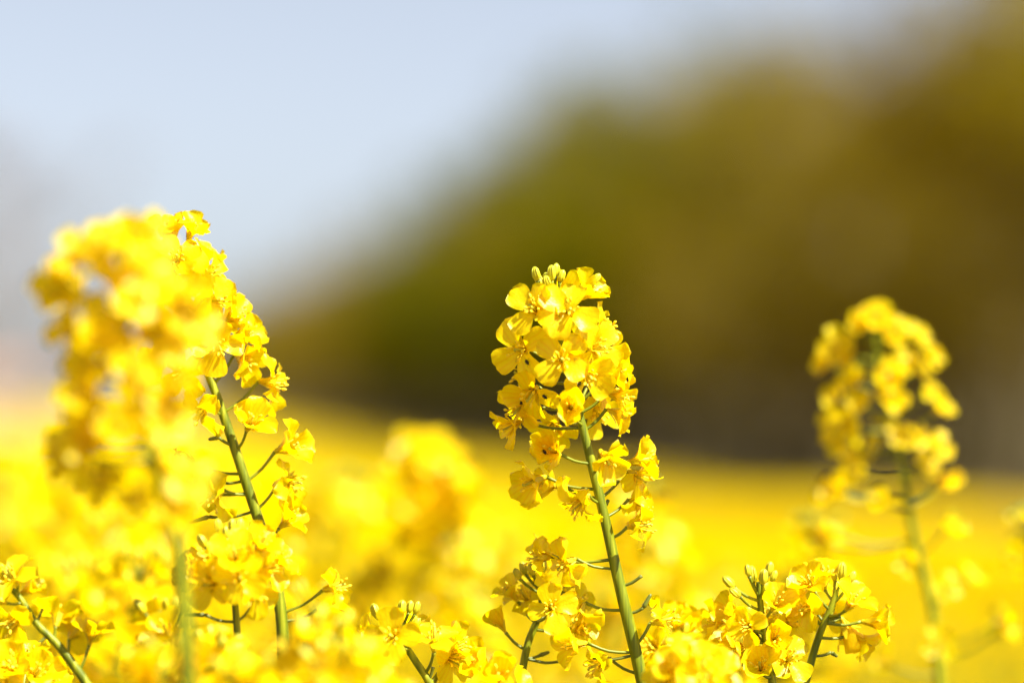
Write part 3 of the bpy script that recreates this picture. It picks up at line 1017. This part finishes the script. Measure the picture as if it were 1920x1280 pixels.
hand('rapeseed head on a bare dark stem leaning right, at lower right', 1.45,
     [(1478, 1360), (1508, 1285), (1522, 1235), (1538, 1185), (1558, 1138), (1566, 1115), (1568, 1105)],
     [(1520, 1092, .3, 'h', 1.08, (-.3, .6, .6)), (1545, 1082, -.2, 'h', 1.05, (-.1, .3, .9)), (1598, 1128, .5, 'h', 1.1, (.4, .6, .6)), (1640, 1165, 0, 'h', 1.1, (.95, .15, .0)),
      (1588, 1180, -.2, 'c', 1.2, (.3, -.2, -.6)), (1510, 1140, .1, 'o', 1.05, (-.6, .6, -.1)), (1490, 1110, -.2, 'o', 1, (-.5, .5, .4)), (1618, 1200, -.3, 'h', 1.0, (.6, .1, -.4)), (1570, 1110, -.6, 'o', 1.0, (.2, .1, .8)), (1555, 1150, -.7, 'o', 1.0, (.1, .5, -.3))],
     [(1577, 1085, .2, .1, 1), (1592, 1092, .3, .5, 1), (1566, 1088, -.2, -.2, 1)],
     [(1558, 1222, .8, -.5, .003), (1575, 1155, .7, .6, 0), (1540, 1282, 1, -.4, 0)], seed=113, fs=.83, r_low=.0017)
hand('bright rapeseed head at the bottom edge, right of the middle stem', 1.375,
     [(1288, 1440), (1284, 1360), (1282, 1300), (1285, 1270)],
     [(1305, 1238, .6, 'o', 1.1, (.2, .7, .6)), (1270, 1255, .5, 'h', 1.0, (-.3, .6, .7)), (1345, 1262, .3, 'h', 1.05, (.6, .5, .5)), (1320, 1275, .8, 'o', 1.1, (.2, .9, .3)), (1250, 1280, .3, 'h', 1.0, (-.6, .6, .3)), (1290, 1222, -.3, 'h', .9, (0, .2, .9))],
     [], [], seed=114, fs=0.95)
hand('rapeseed head half hidden beside the middle stem, low on its right', 1.475,
     [(1252, 1420), (1250, 1300), (1258, 1230), (1262, 1200)],
     [(1225, 1215, .3, 'h', 1.05, (-.4, .7, .3)), (1235, 1262, .4, 'w', 1.05, (-.4, .8, .0)), (1288, 1178, -.2, 'c', 1.1, (.3, .2, .8)), (1268, 1168, .2, 'c', .9, (.1, .3, .9)), (1215, 1245, -.2, 'o', 1.0, (-.7, .5, 0)), (1320, 1205, 0, 'h', 1.0, (.6, .3, .5))],
     [(1225, 1205, .6, -.6, .5), (1280, 1190, .4, .3, .9)], [(1302, 1196, .9, .3, .005)], seed=115, fs=0.9)
hand('rapeseed plant at lower left edge with dark stem bending left', 1.47,
     [(215, 1380), (165, 1285), (112, 1212), (72, 1172), (44, 1130), (26, 1108), (12, 1095)],
     [(20, 1078, .2, 'o', 1.15, (-.3, .5, .6)), (52, 1105, -.3, 'h', .9, (.5, .1, .3)), (110, 1152, -.2, 'o', 1.1, (.1, -.4, .5)), (172, 1185, .0, 'h', 1.0, (.2, .15, .95)), (140, 1185, -.5, 'o', 1.0, (.2, -.5, .3)),
      (25, 1165, .3, 'o', 1.1, (-.4, .6, -.4)), (-10, 1120, .3, 'h', 1.1, (-.6, .4, .3))],
     [(18, 1090, .4, -.4, 1)], [(35, 1228, -.9, -.5, 0), (80, 1140, .6, .7, 0)], seed=116, fs=0.9, r_low=.002)
hand('bright open rapeseed flowers in the bottom left corner', 1.42,
     [(60, 1420), (50, 1350), (40, 1300), (38, 1275)],
     [(22, 1248, .6, 'h', 1.2, (-.1, .8, .5)), (68, 1262, .4, 'h', 1.1, (.4, .7, .5)), (5, 1290, .6, 'o', 1.1, (-.3, .9, .3)), (50, 1235, -.3, 'h', 1.0, (.1, .2, .9)), (95, 1275, -.1, 'h', 1.0, (.6, .4, .4))],
     [], [], seed=117, fs=0.9)
hand('rapeseed head in front of the left stem, with a thin dark stalk below', 1.405,
     [(452, 1380), (446, 1210), (440, 1120), (434, 1060), (432, 1025)],
     [(440, 1040, .9, 'h', 1.1, (0, .8, .6)), (490, 1020, .3, 'h', 1.05, (.5, .5, .7)), (505, 1065, .2, 'o', 1.05, (.7, .6, .2)), (450, 1085, 1, 'o', 1.1, (.1, .95, .1)), (385, 1045, .3, 'w', 1.05, (-.6, .6, .3)), (365, 1072, .1, 'h', 1.1, (-.8, .4, .3)),
      (395, 1095, .6, 'o', 1.05, (-.4, .8, .0)), (468, 1012, -.3, 'h', 1.0, (.2, .2, .9)), (525, 1050, -.2, 'h', .95, (.8, .2, .4)), (480, 1110, .4, 'o', 1.1, (.5, .8, -.2))],
     [(413, 1000, .4, -.2, 1), (435, 998, .6, .0, 1), (446, 1000, -.2, .2, 1), (425, 1008, 0, -.1, 1), (385, 1025, .3, -.5, .9)],
     [(385, 1152, -1, 0, .008), (470, 1140, 1, .4, .005)], seed=118, fs=0.84, r_low=.0016)

# blurred neighbours, before and behind the sharp ones: (tip px, tip py, depth, flowers, what singles it out)
NEAR = [
    (262, 1050, 1.62, 20, 'blurred rapeseed head just left of the big foreground stem'),
    (140, 1070, 1.68, 20, 'blurred rapeseed head right above the bending dark stem'),
    (310, 1150, 1.50, 18, 'slightly blurred rapeseed head behind the big foreground stem, low down'),
    (590, 1120, 1.62, 16, 'blurred rapeseed head behind, right of the left stem foot'),
    (612, 1185, 1.29, 14, 'blurred rapeseed head right of the left stem foot, near the bottom'),
    (640, 1235, 1.27, 14, 'blurred rapeseed head at the bottom edge, right of the left stem foot'),
    (395, 1215, 1.35, 14, 'rapeseed head low between the big foreground stem and the left stem'),
    (300, 1235, 1.26, 16, 'blurred rapeseed head at the bottom edge under the big foreground spike'),
    (455, 1268, 1.26, 12, 'blurred rapeseed head at the bottom edge under the thin dark stalk'),
    (20, 850, 2.25, 26, 'very blurred rapeseed spike at the left edge, level with the far field'),
    (130, 900, 2.05, 26, 'very blurred rapeseed spike under the left side of the big foreground spike'),
    (215, 975, 1.85, 22, 'blurred rapeseed spike behind the big foreground stem'),
    (60, 985, 1.95, 24, 'blurred rapeseed spike at left, above the bending dark stem'),
    (330, 960, 1.9, 22, 'blurred rapeseed spike between the two left stems'),
    (425, 905, 2.3, 24, 'very blurred rapeseed spike right behind the left sharp stem'),
    (585, 905, 2.35, 24, 'very blurred rapeseed spike right of the left sharp stem'),
    (520, 1040, 1.75, 20, 'blurred rapeseed spike low behind the left stem'),
    (700, 1075, 1.9, 20, 'blurred rapeseed spike under the dark bare stem'),
    (880, 1125, 1.8, 18, 'blurred rapeseed spike left of the small head at the middle stem'),
    (970, 1010, 2.3, 20, 'very blurred rapeseed spike just left of the middle stem'),
    (1150, 1120, 1.85, 16, 'blurred rapeseed spike hidden by the middle stem, low'),
    (1380, 1215, 1.6, 16, 'blurred rapeseed head behind the upright buds at lower right'),
    (1490, 1105, 1.72, 16, 'blurred rapeseed head behind the leaning dark stem'),
    (1535, 985, 1.9, 16, 'blurred rapeseed spike left under the lone right spike'),
]
for i, (px, py, D, n, lab) in enumerate(NEAR):
    lean = ((i * 37) % 11 - 5) * 9
    auto(lab, D, [(px + lean * 1.8, py + 420), (px + lean, py + 220), (px + lean * .4, py + 100), (px + lean * .1, py + 45), (px, py + 14)],
         n, (.035 if D < 1.4 else .07) * (n / 16) ** .5, .0175, seed=200 + i, detail=D < 1.6, nbuds=6, size=1.0, gap=.95)

rg = random.Random(77)
GL = 'blurred yellow rapeseed plant among the massed ones behind the sharp spikes'
for i in range(115):
    f = rg.random()
    D = 2.35 + (4.7 - 2.35) * f ** .8
    px = rg.uniform(-70, 1990)
    c = drop(D) + rg.gauss(0, .045) - .02
    if px > 1500 and D < 4.2:
        c += .17
    py = HORIZON + c / D * FPX
    ln = rg.uniform(-60, 60)
    k = 1.44 / D
    auto(GL, D, [(px + ln * 1.8, py + 420 * k), (px + ln, py + 220 * k), (px + ln * .4, py + 100 * k), (px, py)],
         17, .10, .020, seed=400 + i, group='blurred rapeseed plants behind', nbuds=3, size=1.05, gap=1.0)

# ------------------------------------------------------------------ pollen beetles on the petals
mb = MB()
mb.lathe((-.0011, 0, 0), (1, 0, 0), [(0, .0001), (.0002, .0004), (.0008, .00062), (.0014, .0006), (.00155, .0005)], 8)
bt = mb.mesh('beetle_abdomen', M['beetle'])
mb = MB()
mb.lathe((.00042, 0, 0), (1, 0, 0), [(0, .00048), (.0002, .00055), (.00045, .00045), (.0005, .0003)], 8)
bth = mb.mesh('beetle_thorax', M['beetle'])
mb = MB()
mb.lathe((.0009, 0, -.00005), (1, 0, 0), [(0, .00028), (.00015, .00032), (.0003, .0002), (.00033, .0001)], 6)
for sg in (-1, 1):
    mb.tube([(.0011, sg * .0002, 0), (.0014, sg * .0005, .0002), (.00155, sg * .0007, .0002)], [.00005, .00005, .00009], 4)
bh = mb.mesh('beetle_head', M['beetle'])
legs = []
for sg in (-1, 1):
    for lx in (-.0004, .0002, .0006):
        mb = MB()
        mb.tube([(lx, sg * .0004, -.0001), (lx - .0001, sg * .0008, .0001), (lx - .0003, sg * .0011, -.0004)], [.00008, .00008, .00005], 4)
        legs.append(mb.mesh('beetle_leg', M['beetle']))
bpy.context.view_layer.update()
SPOT = [(10, 0, 'tiny black beetle on the lowest left petals of the middle spike'), (9, 1, 'tiny black beetle on a left flower halfway up the middle spike'),
        (13, 2, 'tiny black beetle on a petal near the axis of the middle spike'), (4, 1, 'tiny black beetle on the upper left flower of the middle spike'),
        (18, 0, 'tiny black beetle on the large cupped flower of the middle spike')]
for fi, pi, lab in SPOT:
    f = main.fl[fi]
    pets = [c for c in f.children if c.name.startswith('petal')]
    # the petal that lies lowest and nearest the camera
    pets.sort(key=lambda c: (c.matrix_world @ c.data.vertices[45].co).y)
    p = pets[pi % 4]
    v = p.data.vertices[7 * 4 + 3 + (pi - 1)]
    w = p.matrix_world @ v.co
    n = (p.matrix_world.to_3x3() @ v.normal).normalized()
    if n.dot(Vector((0, -1, .2))) < 0:
        n = -n
    e = ob('pollen_beetle', None, None, w + n * .00055, n.to_track_quat('Z', 'Y') @ Quaternion((0, 0, 1), fi * 1.3))
    e.empty_display_size = .002
    tag(e, lab, 'beetle', 'pollen beetles on the middle spike')
    ob('abdomen', bt, e); ob('thorax', bth, e); ob('head', bh, e)
    for l in legs: ob('leg', l, e)
